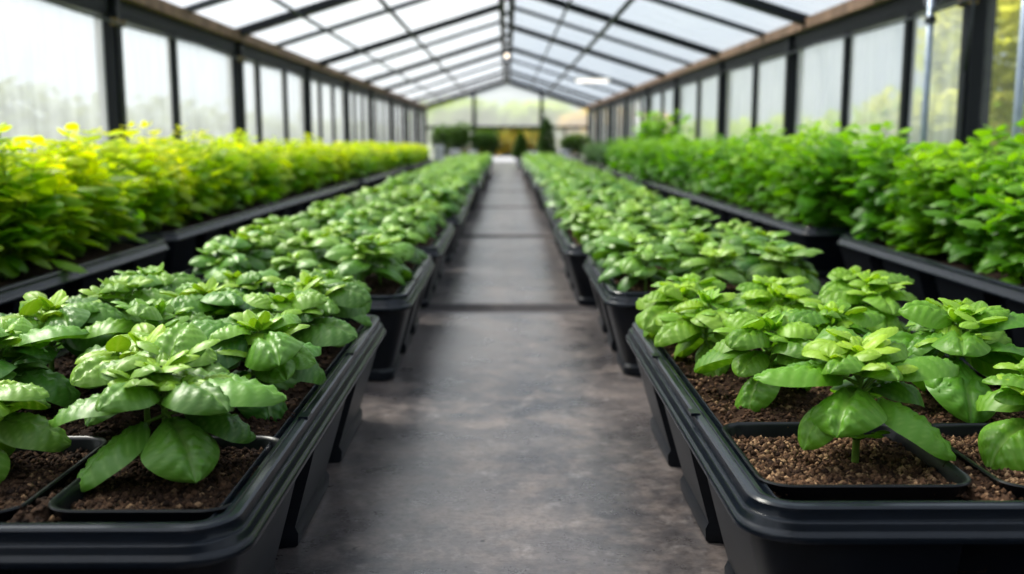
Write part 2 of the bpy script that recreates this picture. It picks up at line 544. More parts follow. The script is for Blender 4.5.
def bush_meshes(seed, lod, mat, height, lobed, spread=0.20, nst=7, lsize=0.085):
    rg = random.Random(seed)
    fo, st = MB(), MB()
    nu, nv = {0: (5, 2), 1: (3, 1), 2: (2, 1)}[lod]
    for s in range(nst):
        a = 2 * PI * s / nst + rg.uniform(-.4, .4)
        r = spread * rg.uniform(.5, 1.15)
        if s == 0:
            r *= .2
        hh = height * rg.uniform(.55, 1.0) * (1 - .18 * r / spread)
        top = Vector((math.cos(a) * r, math.sin(a) * r, hh))
        b0 = Vector((math.cos(a) * .035, math.sin(a) * .035, -0.012))
        ctrl = lambda t: Vector((b0.x + (top.x - b0.x) * t ** 1.1, b0.y + (top.y - b0.y) * t ** 1.1, b0.z + (top.z - b0.z) * (t ** .95)))
        st.tube([ctrl(t) for t in (0, .33, .66, 1)], [.006, .005, .004, .002], 5 if lod == 0 else 3, False)
        nl = {0: 26, 1: 22, 2: 15}[lod]
        for i in range(nl):
            t = (.10 if lobed else .20) + (.90 if lobed else .80) * (i + rg.random()) / nl
            LL = lsize * rg.uniform(.7, 1.35) * (1.25 - .45 * t) * (1.0 if lod < 2 else 1.3)
            yg = max(0, min(1, (t * hh / height - (.45 if lobed else .22)) * (1.5 if lobed else 1.15) + rg.uniform(-.3, .3)))
            leaf(fo, ctrl(t), a + i * R(137.5) + rg.uniform(-.4, .4), R(rg.uniform(-5, 45)), LL, LL * (.72 if not lobed else .82), nu, nv, R(rg.uniform(20, 80)), .3, 0,
                 R(rg.uniform(-35, 35)), yg, rg.random(), rg.uniform(.3, .8), (.38 if lobed and lod < 2 else 0))
        for j in range(3):
            LL = lsize * .6
            leaf(fo, top, a + j * R(120), R(rg.uniform(30, 65)), LL, LL * .6, nu, nv, R(40), .3, 0, 0, rg.uniform(.7, 1), rg.random(), .05)
    return (fo.mesh('foliage', mat), st.mesh('stems', M['stem']))


def clump(mb, c, rx, ry, rz, n, L, rg, yfun=None):
    """leafy mass filling an ellipsoid"""
    for _ in range(n):
        d = Vector((rg.gauss(0, 1), rg.gauss(0, 1), rg.gauss(0, 1))).normalized()
        k = rg.uniform(.55, 1.0) ** .6
        p = (c[0] + d.x * rx * k, c[1] + d.y * ry * k, c[2] + d.z * rz * k)
        az = math.atan2(d.y, d.x) + rg.uniform(-.9, .9)
        LL = L * rg.uniform(.7, 1.3)
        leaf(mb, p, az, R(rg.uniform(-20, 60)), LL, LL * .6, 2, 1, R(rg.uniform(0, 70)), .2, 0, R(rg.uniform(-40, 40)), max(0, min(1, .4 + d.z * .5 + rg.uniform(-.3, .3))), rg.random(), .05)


# ------------------------------------------------------------------ troughs
def rrect(x0, x1, y0, y1, r, n=7):
    pts, nor = [], []
    for cx, cy, a0 in ((x1 - r, y1 - r, 0), (x0 + r, y1 - r, 90), (x0 + r, y0 + r, 180), (x1 - r, y0 + r, 270)):
        for k in range(n + 1):
            a = R(a0 + 90 * k / n)
            pts.append((cx + r * math.cos(a), cy + r * math.sin(a)))
            nor.append((math.cos(a), math.sin(a)))
    return pts, nor


def sweep(mb, pts, nor, prof):
    n, m = len(pts), len(prof)
    vs = [(p[0] + q[0] * d, p[1] + q[1] * d, z) for d, z in prof for p, q in zip(pts, nor)]
    fs = [(i * n + k, i * n + (k + 1) % n, (i + 1) * n + (k + 1) % n, (i + 1) * n + k) for i in range(m - 1) for k in range(n)]
    mb.add(vs, fs)


RIM_PROF = [(-.052, -.12), (-.050, -.016), (-.044, -.010), (-.039, -.016), (-.037, -.05), (-.030, -.05), (-.026, -.006), (-.022, -.001),
            (-.014, 0), (-.012, -.003), (-.009, -.003), (-.007, 0), (.002, -.001), (.006, -.005), (.007, -.020), (.009, -.024), (.015, -.024),
            (.018, -.028), (.019, -.038), (.022, -.042), (.026, -.046), (.028, -.051), (.027, -.058), (.024, -.060), (.012, -.058), (-.004, -.056)]


def rim_mesh(w, l, r=.075):
    mb = MB()
    pts, nor = rrect(-w / 2, w / 2, 0, l, r, 8)
    # long sides: add points so that shading stays even
    sweep(mb, pts, nor, [(d, RIM_Z + z) for d, z in RIM_PROF])
    me = mb.mesh('rim', M['rim'])
    me.set_sharp_from_angle(angle=R(38))
    return me


def side_run(length, nblock, gap, inset):
    """(s, depth) along one side: buttress blocks with recesses between them"""
    out = []
    bl = (length - gap * (nblock - 1)) / nblock
    s = 0
    for k in range(nblock):
        out += [(s + .012 if k else s, 0), (s + bl - .012 if k < nblock - 1 else s + bl, 0)]
        s += bl
        if k < nblock - 1:
            out += [(s + .008, inset), (s + gap - .008, inset)]
            s += gap
    return out


def tub_mesh(w, l, nlong, nshort, gap=.19, inset=.085):
    r = .06
    mb = MB()
    loops = []
    for z, ins in ((RIM_Z - .052, -.004), (.10, .0), (.02, .022), (FZ + .05, .062), (FZ + .035, .054), (FZ + .006, .056), (FZ, .064)):
        x0, x1, y0, y1 = -w / 2 + ins, w / 2 - ins, ins, l - ins
        pts = []
        corner = lambda cx, cy, a0: [(cx + r * math.cos(R(a0 + 90 * k / 5)), cy + r * math.sin(R(a0 + 90 * k / 5))) for k in range(6)]
        pts += corner(x1 - r, y0 + r, 270)
        pts += [(x1 - d, y0 + r + s) for s, d in side_run(y1 - y0 - 2 * r, nlong, gap, inset)][1:-1]
        pts += corner(x1 - r, y1 - r, 0)
        pts += [(x1 - r - s, y1 - d) for s, d in side_run(x1 - x0 - 2 * r, nshort, gap, .035)][1:-1]
        pts += corner(x0 + r, y1 - r, 90)
        pts += [(x0 + d, y1 - r - s) for s, d in side_run(y1 - y0 - 2 * r, nlong, gap, inset)][1:-1]
        pts += corner(x0 + r, y0 + r, 180)
        pts += [(x0 + r + s, y0 + d) for s, d in side_run(x1 - x0 - 2 * r, nshort, gap, .035)][1:-1]
        loops.append([(x, y, z) for x, y in pts])
    n = len(loops[0])
    vs = [p for lp in loops for p in lp]
    fs = [(i * n + (k + 1) % n, i * n + k, (i + 1) * n + k, (i + 1) * n + (k + 1) % n) for i in range(len(loops) - 1) for k in range(n)]
    fs.append(tuple((len(loops) - 1) * n + k for k in range(n)))
    mb.add(vs, fs)
    # floor of the tub, just under the soil
    mb.box(-w / 2 + .09, w / 2 - .09, .09, l - .09, .03, .04)
    me = mb.mesh('tub', M['plastic'])
    me.set_sharp_from_angle(angle=R(35))
    return me


def soil_mesh(w, l, step, seed, mat, crumbs=0, holes=(), crumb_y=None, base=SOIL_Z, amp=.012, tan=.12, edge=.045, bright=.5):
    """grainy soil; holes = footprints where square pots are let in"""
    rg = np.random.default_rng(seed)
    x0, x1, y0, y1 = -w / 2 + edge, w / 2 - edge, edge, l - edge
    nx, ny = max(4, int((x1 - x0) / step)), max(4, int((y1 - y0) / step))
    xs, ys = np.linspace(x0, x1, nx + 1), np.linspace(y0, y1, ny + 1)
    X, Y = np.meshgrid(xs, ys, indexing='ij')
    hf = lambda X, Y: base + amp * 1.6 * (vnoise(X + 50, Y, 7, seed) - .5) + amp * (vnoise(X + 50, Y, 38, seed + 1) - .5) + (amp * .8 * (vnoise(X + 50, Y, 110, seed + 2) - .5) if step < .012 else 0)
    Z = hf(X, Y)
    for a, b, c, d in holes:
        Z = np.where((X > a) & (X < b) & (Y > c) & (Y < d), .05, Z)
    mb = MB()
    m = ny + 1
    col = np.zeros(X.shape + (3,))
    col[..., 0] = np.clip(bright * (vnoise(X + 50, Y, 90, seed + 3) * .8 + vnoise(X + 50, Y, 9, seed + 4) * .6 - .25), 0, 1)
    mb.add(np.stack([X, Y, Z], -1).reshape(-1, 3), [(i * m + j, (i + 1) * m + j, (i + 1) * m + j + 1, i * m + j + 1) for i in range(nx) for j in range(ny)], col.reshape(-1, 3))
    if crumbs:
        ya, yb = crumb_y or (y0, y1)
        cx, cy = rg.uniform(x0, x1, crumbs), ya + (yb - ya) * rg.random(crumbs) ** 1.3
        ok = np.ones(crumbs, bool)
        for a, b, c, d in holes:
            ok &= ~((cx > a) & (cx < b) & (cy > c) & (cy < d))
        cx, cy = cx[ok], cy[ok]
        k = len(cx)
        cz = hf(cx, cy)
        sz = .0028 + .0068 * rg.random(k) ** 2.2
        O = np.array([(1, 0, 0), (0, 1, 0), (-1, 0, 0), (0, -1, 0), (0, 0, .8), (0, 0, -.8)], float)
        V = O[None] * sz[:, None, None] * rg.uniform(.6, 1.35, (k, 6, 3))
        ang = rg.uniform(0, 2 * PI, k)
        ca, sa = np.cos(ang)[:, None], np.sin(ang)[:, None]
        V = np.stack([V[..., 0] * ca - V[..., 1] * sa, V[..., 0] * sa + V[..., 1] * ca, V[..., 2]], -1)
        V += np.stack([cx, cy, cz + sz * .25], -1)[:, None]
        A = np.zeros((k, 6, 3))
        A[..., 0] = (rg.random(k) ** 1.3 * bright * 2)[:, None].clip(0, 1)
        A[..., 1] = np.where(rg.random(k) < tan, rg.uniform(.3, 1, k), 0)[:, None]
        F = [(0, 1, 4), (1, 2, 4), (2, 3, 4), (3, 0, 4), (1, 0, 5), (2, 1, 5), (3, 2, 5), (0, 3, 5)]
        mb.add(V.reshape(-1, 3), [tuple(i * 6 + q for q in f) for i in range(k) for f in F], A.reshape(-1, 3))
    me = mb.mesh('soil', mat, True)
    return me


def trough(name, label, cat, cx, y0, w, l, meshes, group=None):
    t = thing(name, label, cat, (cx, y0, 0), 0, group)
    for nm, me in zip(('tub', 'rim', 'soil'), meshes):
        o = link(nm, me, t)
        if nm == 'rim' and y0 < 7 and w < 1:
            for sx in (-1, 1):
                for q in (.33, .67):
                    b = MB()
                    x = sx * w / 2
                    b.box(x - .015, x + .006, l * q - .02, l * q + .02, RIM_Z - .004, RIM_Z + .0025)
                    b.build('rim_clip', M['rim'], o, False)
    return t


def square_pot(label, cx, cy, w, l, seed, mat, bright, tan):
    """thin-walled square pot sunk in the trough; origin at its base centre"""
    t = thing('square_pot', label, 'pot', (cx, cy, .055))
    mb = MB()
    pts, nor = rrect(-w / 2, w / 2, -l / 2, l / 2, .055, 7)
    top = .184 - .055
    sweep(mb, pts, nor, [(-.045, 0), (-.045, .004), (-.014, top - .035), (-.008, top - .030), (-.001, top - .006), (.004, top - .001), (.002, top + .002), (-.004, top + .001),
                         (-.009, top - .006), (-.014, top - .032), (-.03, .02)])
    n = len(pts)
    mb.add([(p[0] + q[0] * -.045, p[1] + q[1] * -.045, .001) for p, q in zip(pts, nor)], [tuple(range(n))])
    me = mb.mesh('pot_body', M['pot'])
    me.set_sharp_from_angle(angle=R(50))
    link('pot_body', me, t)
    s = soil_mesh(w, l, .0055, seed, mat, 5200, (), None, .156 - .055, .010, tan, .014, bright)
    # shift so that the soil is centred on the pot
    s.transform(Matrix.Translation((0, -l / 2, 0)))
    link('soil', s, t)
    return t


# ------------------------------------------------------------------ inner rows of troughs
ORD = ['nearest', 'second', 'third', 'fourth', 'fifth', 'sixth', 'seventh', 'eighth', 'ninth', 'tenth', 'eleventh', 'twelfth', 'thirteenth', 'fourteenth', 'fifteenth']
W_IN = 0.90
layout = {
    'right': [(1.605, 1.75, .425), (3.95, 1.32, .425), (5.70, 1.66, .36)],
    'left': [(1.515, 1.95, -.445), (3.87, 1.42, -.405), (5.62, 1.70, -.40)],
}
for sd, sgn in (('right', 1), ('left', -1)):
    y = 7.72
    for k in range(11):
        layout[sd].append((y, 1.62, sgn * (.405 + .02 * ((k * 7) % 3 - 1))))
        y += 1.87
far_meshes = (tub_mesh(W_IN, 1.62, 3, 2), rim_mesh(W_IN, 1.62), soil_mesh(W_IN, 1.62, .05, 5, M['soil3']))
pot_specs = {
    'right': [(.655, 1.915, .385, .40), (1.085, 1.905, .385, .40)],
    'left': [(-.622, 1.81, .32, .42), (-1.01, 1.805, .38, .43)],
}
tray_geo = {}
for sd, sgn in (('right', 1), ('left', -1)):
    smat = M['soil2'] if sd == 'right' else M['soil']
    for k, (y0, l, xin) in enumerate(layout[sd]):
        cx = xin + sgn * W_IN / 2
        tray_geo[sd, k] = (cx, y0, l)
        lab = f'{ORD[k]} black plastic planting trough along the {sd} edge of the path'
        if k == 0:
            lab = f'nearest black plastic trough {sd} of the path, with two square pots let in'
        elif k > 1:
            lab = f'{ORD[k]} black trough from the camera in the row {sd} of the path'
        if k < 3:
            holes = [(px - cx - pw / 2 + .006, px - cx + pw / 2 - .006, 0, py - y0 + pl / 2 - .006) for px, py, pw, pl in pot_specs[sd]] if k == 0 else ()
            sm = soil_mesh(W_IN, l, (.0065, .016, .03)[k], 11 + k + (20 if sgn > 0 else 0), smat, (15000, 3000, 0)[k], holes, None, SOIL_Z, .014, .14 if sgn > 0 else .05, .045, .55 if sgn > 0 else .42)
            ms = (tub_mesh(W_IN, l, 3, 2), rim_mesh(W_IN, l), sm)
        else:
            ms = far_meshes
        trough('planting_trough', lab, 'planter', cx, y0, W_IN, l, ms)
square_pot('square black pot at the path-side front corner of the nearest right trough', *pot_specs['right'][0], 61, M['soil2'], .6, .18)
square_pot('square black pot in the front of the nearest right trough, away from path', *pot_specs['right'][1], 62, M['soil2'], .6, .18)
square_pot('square black pot at the path-side front corner of the nearest left trough', *pot_specs['left'][0], 63, M['soil'], .5, .06)
square_pot('square black pot in the front of the nearest left trough, away from path', *pot_specs['left'][1], 64, M['soil'], .5, .06)

# basil prototypes -------------------------------------------------
protos = {}


def basil_proto(sd, lod, i, hero=None):
    key = (sd, lod, i)
    if key not in protos:
        mat = M['basil_light'] if sd == 'right' and lod == 0 else M['basil']
        protos[key] = basil_meshes(100 + i * 7 + lod * 50 + (500 if sd == 'right' else 0), lod, mat, hero)
    return protos[key]


first_of = {}


def place_plant(name, key, meshes, names, loc, rz, s, label, cat, group=None):
    if key in first_of:
        return dup(first_of[key], loc, rz, s, label, cat, group)
    t = thing(name, label, cat, loc, rz, group)
    t.scale = (s, s, s)
    for nm, me in zip(names, meshes):
        link(nm, me, t)
    first_of[key] = t
    return t


BN = ('foliage', 'young_shoots', 'stem', 'low_side_shoots')
HERO = {
    'right': [(.68, -124, 8, .142, .130, 84, 4, .10), (.64, -38, -10, .170, .115, 52, -12, .05), (.72, 186, 22, .175, .105, 48, 8, .15), (.55, 208, 6, .145, .10, 95, 0, .2),
              (.76, 4, 28, .165, .115, 62, -8, .15), (.62, 32, 14, .155, .115, 70, 0, .05), (.80, 95, 48, .14, .11, 70, 0, .25), (.84, -72, 34, .095, .075, 85, 0, .3),
              (.70, 140, 25, .15, .11, 75, 0, .1), (.60, 70, 15, .15, .11, 80, 0, .1), (.86, -135, 36, .11, .085, 85, 10, .25), (.88, 25, 42, .10, .08, 75, 0, .35)],
    'left': [(.60, -142, -16, .155, .105, 50, 10, .0), (.62, -52, -8, .138, .125, 72, 0, .0), (.74, -8, 24, .185, .130, 60, -8, .05), (.70, 192, 16, .160, .115, 66, 8, .08),
             (.80, -112, 32, .130, .095, 82, 0, .1), (.78, -36, 28, .150, .110, 78, -5, .08), (.62, 92, 30, .14, .11, 75, 0, .1), (.70, 50, 24, .155, .115, 68, 0, .1),
             (.66, 138, 28, .15, .11, 72, 0, .1), (.92, 80, 62, .115, .10, 70, 0, .25), (.88, 165, 38, .11, .085, 80, 0, .2), (.60, 20, 5, .14, .105, 75, 0, .0)],
}
near = {
    # x, y, scale, rotation, variant, label
    'right': [
        (.705, 1.95, 1.10, 0, 0, 'light green basil on a bare stem in the path-side front pot, right trough'),
        (1.075, 1.94, 1.00, 1.3, 1, 'light green basil in the front pot of the right trough, away from path'),
        (.625, 2.36, 1.05, .4, 2, 'basil beside the path, second row of the nearest right trough'),
        (1.06, 2.30, 1.18, 2.2, 3, 'broad-leaved basil on the outer side, second row of the nearest right trough'),
        (.835, 2.60, .92, .8, 1, 'basil in the middle, third row of the nearest right trough'),
        (.55, 2.72, .95, 2.0, 0, 'basil beside the path, third row of the nearest right trough'),
        (1.20, 2.62, 1.0, 5.0, 2, 'basil on the outer side, third row of the nearest right trough'),
        (.54, 3.02, .92, 3.3, 3, 'basil beside the path, fourth row of the nearest right trough'),
        (.82, 2.95, .95, 4.1, 2, 'basil in the middle, fourth row of the nearest right trough'),
        (1.10, 2.97, 1.0, 0.3, 0, 'basil on the outer side, fourth row of the nearest right trough'),
        (.58, 3.24, .85, 1.1, 1, 'basil beside the path, last row of the nearest right trough'),
        (.88, 3.22, .9, 5.6, 3, 'basil in the middle, last row of the nearest right trough'),
        (1.18, 3.24, .95, 2.9, 1, 'basil on the outer side, last row of the nearest right trough'),
    ],
    'left': [
        (-.655, 1.85, 1.16, 0, 0, 'large basil with two broad hanging leaves in the front pot of the left trough'),
        (-1.02, 1.87, 1.02, 1.0, 1, 'basil in the front pot of the left trough, farther from the path'),
        (-.80, 2.16, .95, 2.6, 2, 'basil in the middle, second row of the nearest left trough'),
        (-1.16, 2.24, 1.0, .7, 3, 'basil on the outer side, second row of the nearest left trough'),
        (-.60, 2.30, 1.0, 4.4, 1, 'basil beside the path, second row of the nearest left trough'),
        (-.90, 2.50, 1.0, 5.2, 0, 'basil in the middle, third row of the nearest left trough'),
        (-1.20, 2.58, 1.0, 3.0, 2, 'basil on the outer side, third row of the nearest left trough'),
        (-.60, 2.64, 1.02, 1.9, 3, 'basil beside the path, third row of the nearest left trough'),
        (-.86, 2.82, .98, .2, 1, 'basil in the middle, fourth row of the nearest left trough'),
        (-1.15, 2.92, 1.0, 2.2, 0, 'basil on the outer side, fourth row of the nearest left trough'),
        (-.61, 2.98, .98, 3.7, 2, 'basil beside the path, fourth row of the nearest left trough'),
        (-.60, 3.26, .9, 4.9, 0, 'basil beside the path, last row of the nearest left trough'),
        (-.88, 3.20, .95, 1.5, 3, 'basil in the middle, last row of the nearest left trough'),
        (-1.17, 3.24, .95, 5.9, 1, 'basil on the outer side, last row of the nearest left trough'),
    ],
}
for sd in ('right', 'left'):
    for i, (x, y, s, rz, v, lab) in enumerate(near[sd]):
        vi = 9 if i == 0 else v
        if i == 0:
            protos[sd, 0, 9] = hero_meshes(5, M['basil_light'] if sd == 'right' else M['basil'], HERO[sd], .198 if sd == 'right' else .178, .5)
        z = .156 if i < 2 else SOIL_Z
        s *= 1.0 if i < 2 else (1.25 if sd == 'left' else 1.12)
        place_plant('basil_plant', (sd, 0, vi), basil_proto(sd, 0, vi), BN, (x, y, z), rz, s, lab, 'basil plant')
cnt = 27
stuff_plants = []
for k in range(1, 14):
    for sd, sgn in (('right', 1), ('left', -1)):
        cx, y0, l = tray_geo[sd, k]
        lod = 1 if k < 3 else (2 if k < 6 else 3)
        for r in range(5):
            for c in range(3):
                x = cx - sgn * (.29 - c * .29) + random.uniform(-.03, .03)
                y = y0 + .17 + r * (l - .34) / 4 + random.uniform(-.03, .03)
                v = random.randrange(5 if k < 3 else 4)
                s = random.uniform(1.0, 1.22) * (1.0 if k < 3 else 1.05)
                rz = random.uniform(0, 6.28)
                if cnt < 300:
                    if k == 1:
                        lab = f'basil {("beside the path", "in the middle", "on the outer side")[c]}, {("front", "second", "third", "fourth", "last")[r]} row of the second trough {sd} of path'
                        g = None
                    else:
                        lab = f'small green basil plant in the {ORD[k]} trough from camera, {sd} of path'
                        g = f'basil plants in the {ORD[k]} trough {sd} of the path'
                    place_plant('basil_plant', (sd, lod, v), basil_proto(sd, lod, v), BN, (x, y, SOIL_Z), rz, s, lab, 'basil plant', g)
                    cnt += 1
                else:
                    stuff_plants.append((sd, v, x, y, rz, s))
# the rows' far end: too many to count
mb = MB()
for sd, v, x, y, rz, s in stuff_plants:
    for me in basil_proto(sd, 3, v)[:2]:
        n = len(me.vertices)
        co = np.zeros(n * 3, np.float32)
        me.vertices.foreach_get('co', co)
        co = co.reshape(-1, 3) * s
        cr, sr = math.cos(rz), math.sin(rz)
        P = np.stack([co[:, 0] * cr - co[:, 1] * sr + x, co[:, 0] * sr + co[:, 1] * cr + y, co[:, 2] + SOIL_Z], -1)
        a = np.zeros(n * 4, np.float32)
        me.attributes['leaf'].data.foreach_get('color', a)
        mb.add(P, [tuple(p.vertices) for p in me.polygons], a.reshape(-1, 4)[:, :3])
o = mb.build('distant_basil', M['basil'])
tag(o, 'green basil foliage in the farthest troughs at the end of both rows', 'basil', None, 'stuff')

# ------------------------------------------------------------------ outer beds
W_OUT = 1.08
outer = {
    'left': [(2.7, 3.38, -2.07), (6.50, 8.2, -2.18), (15.0, 7.0, -2.16), (22.3, 6.8, -2.12)],
    'right': [(2.9, 3.46, 2.12), (6.85, 7.8, 2.06), (14.95, 7.0, 2.05), (22.3, 6.8, 2.05)],
}
BUSHN = ('foliage', 'stems')
bush_p = {}


def bush_proto(sd, lod, i):
    k = (sd, lod, i)
    if k not in bush_p:
        if sd == 'left':
            bush_p[k] = bush_meshes(900 + i * 3 + lod * 40, lod, M['bush_l'], .74, False, .19, 10, .125)
        elif sd == 'right':
            bush_p[k] = bush_meshes(1900 + i * 3 + lod * 40, lod, M['bush_r'], .70, True, .20, 11, .125)
        else:
            bush_p[k] = bush_meshes(2900 + i * 3 + lod * 40, lod, M['dark_leaf'], .58, False, .22, 8, .085)
    return bush_p[k]


for sd, sgn in (('left', -1), ('right', 1)):
    for k, (y0, l, xin) in enumerate(outer[sd]):
        cx = xin + sgn * W_OUT / 2
        nb = max(4, int(l / .62))
        ms = (tub_mesh(W_OUT, l, nb, 2), rim_mesh(W_OUT, l), soil_mesh(W_OUT, l, .04, 31 + k, M['soil3'], 2500 if k == 0 else 0, (), None, SOIL_Z, .02, .05))
        trough('planting_trough', f'{ORD[k]} long black trough of tall plants beside the {sd} glass wall', 'planter', cx, y0, W_OUT, l, ms)
        ny = int((l - .3) / .40)
        for r in range(ny + 1):
            y = y0 + .2 + r * (l - .4) / ny
            for c in range(3):
                x = cx + sgn * (.03 + (c - 1) * .285) + random.uniform(-.04, .04)
                yy = y + random.uniform(-.06, .06)
                x = sgn * min(abs(x), 2.93)
                lod = 0 if yy < 7 else (1 if yy < 15 else 2)
                v = random.randrange(4)
                hs = random.uniform(.84, 1.06)
                dark = sd == 'right' and yy > 21.5
                if sd == 'left':
                    hs *= max(.70, 1.06 - yy * .012)
                    lab = f'bushy yellow-green plant in the {ORD[k]} trough by the left glass wall'
                    g = f'yellow-green plants in the {ORD[k]} left wall trough'
                    cat = 'leafy plant'
                elif dark:
                    hs *= random.uniform(.75, 1.1)
                    lab = f'dark green leafy plant at far end of {ORD[k]} trough by right wall'
                    g = f'dark plants in the {ORD[k]} right wall trough'
                    cat = 'leafy plant'
                else:
                    hs *= random.uniform(.92, 1.12) * max(.8, 1.02 - max(0, yy - 9) * .010)
                    lab = f'tall green herb plant in the {ORD[k]} trough by the right glass wall'
                    g = f'green herb plants in the {ORD[k]} right wall trough'
                    cat = 'herb plant'
                kind = 'dark' if dark else sd
                nm = 'leafy_plant' if cat == 'leafy plant' else 'herb_plant'
                place_plant(nm, ('bush', kind, lod, v), bush_proto(kind, lod, v), BUSHN, (x, yy, SOIL_Z), random.uniform(0, 6.28), hs, lab, cat, g)

# a taller plant standing out above the right bed
tp = bush_meshes(77, 1, M['bush_r'], .9, False, .26, 14, .13)
place_plant('leafy_plant', 'tall', tp, BUSHN, (2.85, 18.7, SOIL_Z), .5, 1.55, 'tall dark green plant rising above the herb plants by right wall', 'leafy plant')

# ------------------------------------------------------------------ far end: potted shrubs, tins
def shrub(name, label, x, y, ztop, rx, shape, mat, seed, potr=.2, poth=.32, potmat='galv', group=None):
    rg = random.Random(seed)
    t = thing(name, label, 'shrub', (x, y, FZ), 0, group)
    ztop -= FZ
    poth += .1
    pm = MB()
    pm.lathe([(0, .0), (potr * .72, 0), (potr * .95, poth - .03), (potr, poth - .02), (potr * 1.04, poth - .02), (potr * 1.04, poth), (potr * .97, poth), (potr * .93, poth - .05), (0, poth - .05)], 20)
    pm.build('pot', M[potmat], t)
    sm = MB()
    sm.tube([(0, 0, poth - .06), (.01, 0, poth + .1), (0, .01, ztop * .7)], [.025, .02, .01], 6)
    sm.build('stem', M['bark'], t)
    f = MB()
    if shape == 'round':
        hz = (ztop - poth) / 2 + .02
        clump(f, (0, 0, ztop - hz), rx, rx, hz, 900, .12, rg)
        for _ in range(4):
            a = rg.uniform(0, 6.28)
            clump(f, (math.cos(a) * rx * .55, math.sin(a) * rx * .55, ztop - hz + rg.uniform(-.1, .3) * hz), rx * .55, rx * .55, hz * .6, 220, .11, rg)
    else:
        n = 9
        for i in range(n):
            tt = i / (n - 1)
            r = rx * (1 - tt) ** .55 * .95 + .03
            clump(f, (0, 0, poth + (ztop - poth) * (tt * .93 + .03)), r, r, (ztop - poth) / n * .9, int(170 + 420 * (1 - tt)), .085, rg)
    f.build('foliage', mat, t)
    return t


shrub('potted_shrub', 'dark round shrub in pale tin pot, outermost left at the far end', -1.95, 32.0, 1.22, .42, 'round', M['dark_leaf'], 1)
shrub('potted_shrub', 'tallest dark round shrub left of the far end of the path', -1.36, 31.0, 1.27, .40, 'round', M['dark_leaf'], 2)
shrub('potted_shrub', 'small dark round shrub next to the path at the far left', -.70, 33.5, 1.04, .42, 'round', M['dark_leaf'], 3)
shrub('potted_conifer', 'small conical evergreen in pale pot right beside the path end', .45, 33.0, .92, .24, 'cone', M['dark_leaf'], 4, .16, .26)
shrub('potted_conifer', 'tall columnar evergreen in pale pot right of the path end', 1.25, 32.0, 1.36, .32, 'cone', M['dark_leaf'], 5, .2, .28)
shrub('potted_shrub', 'dark round shrub in pale pot near the right end wall', 2.3, 33.5, .95, .5, 'round', M['dark_leaf'], 6)


def tin(label, x, y, r, h, mat='galv'):
    t = thing('metal_bucket', label, 'bucket', (x, y, FZ))
    h *= 1.2
    b = MB()
    b.lathe([(0, 0), (r * .78, 0), (r * .8, .02), (r, h - .02), (r * 1.04, h - .01), (r * 1.04, h + .01), (r * .98, h + .01), (r * .76, .03), (0, .03)], 20)
    b.build('bucket_body', M[mat], t)
    hnd = MB()
    hnd.tube([(r * math.cos(a), 0, h + r * .75 * math.sin(a)) for a in np.linspace(0, PI, 13)], .008, 6)
    hnd.build('handle', M['thinmetal'], t)


tin('tall pale metal bucket at the far end of the left trough row', -2.0, 29.6, .17, .62)
tin('pale metal bucket behind the left trough row, nearer the path', -1.55, 30.0, .16, .52)
tin('narrow pale bucket beside the far left edge of path', -1.02, 30.2, .13, .5)
tin('pale metal bucket behind the right trough row, beside the small conifer', .80, 30.6, .17, .46)
tin('pale metal bucket at the far end right of the columnar evergreen', 1.72, 30.4, .17, .5)
tin('small orange clay bucket between the shrubs at the far left', -1.28, 29.4, .10, .2, 'terracotta')

# ------------------------------------------------------------------ greenhouse
XW, ZE, ZR, YE, YS = 3.44, 2.08, 3.16, 42.0, -2.5
b = MB()
b.add([(-XW - .1, YS, FZ), (XW + .1, YS, FZ), (XW + .1, YE, FZ), (-XW - .1, YE, FZ)], [(0, 1, 2, 3)])
struct(b.build('floor', M['concrete'], None, False))
M['shade_sheet'] = plain('black_floor_shade', (.007, .007, .008), .9, 0, .4, 60, .3, .15)  # near-black sheet added as painted shade under and between the troughs
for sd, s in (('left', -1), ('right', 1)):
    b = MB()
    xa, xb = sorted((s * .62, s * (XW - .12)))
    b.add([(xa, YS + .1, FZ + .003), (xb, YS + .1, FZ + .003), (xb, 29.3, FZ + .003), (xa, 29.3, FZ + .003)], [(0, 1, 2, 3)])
    struct(b.build('floor_shade_' + sd, M['shade_sheet'], None, False))
    b = MB()
    xa, xb = sorted((s * (XW - .06), s * (XW + .06)))
    b.box(xa, xb, YS, YE, FZ, .36)
    struct(b.build('wall_' + sd, M['knee'], None, False))

ntrim = [0]


def trim(mb, mat, smooth=False):
    ntrim[0] += 1
    return struct(mb.build(f'trim_{ntrim[0]}', mat, None, smooth))


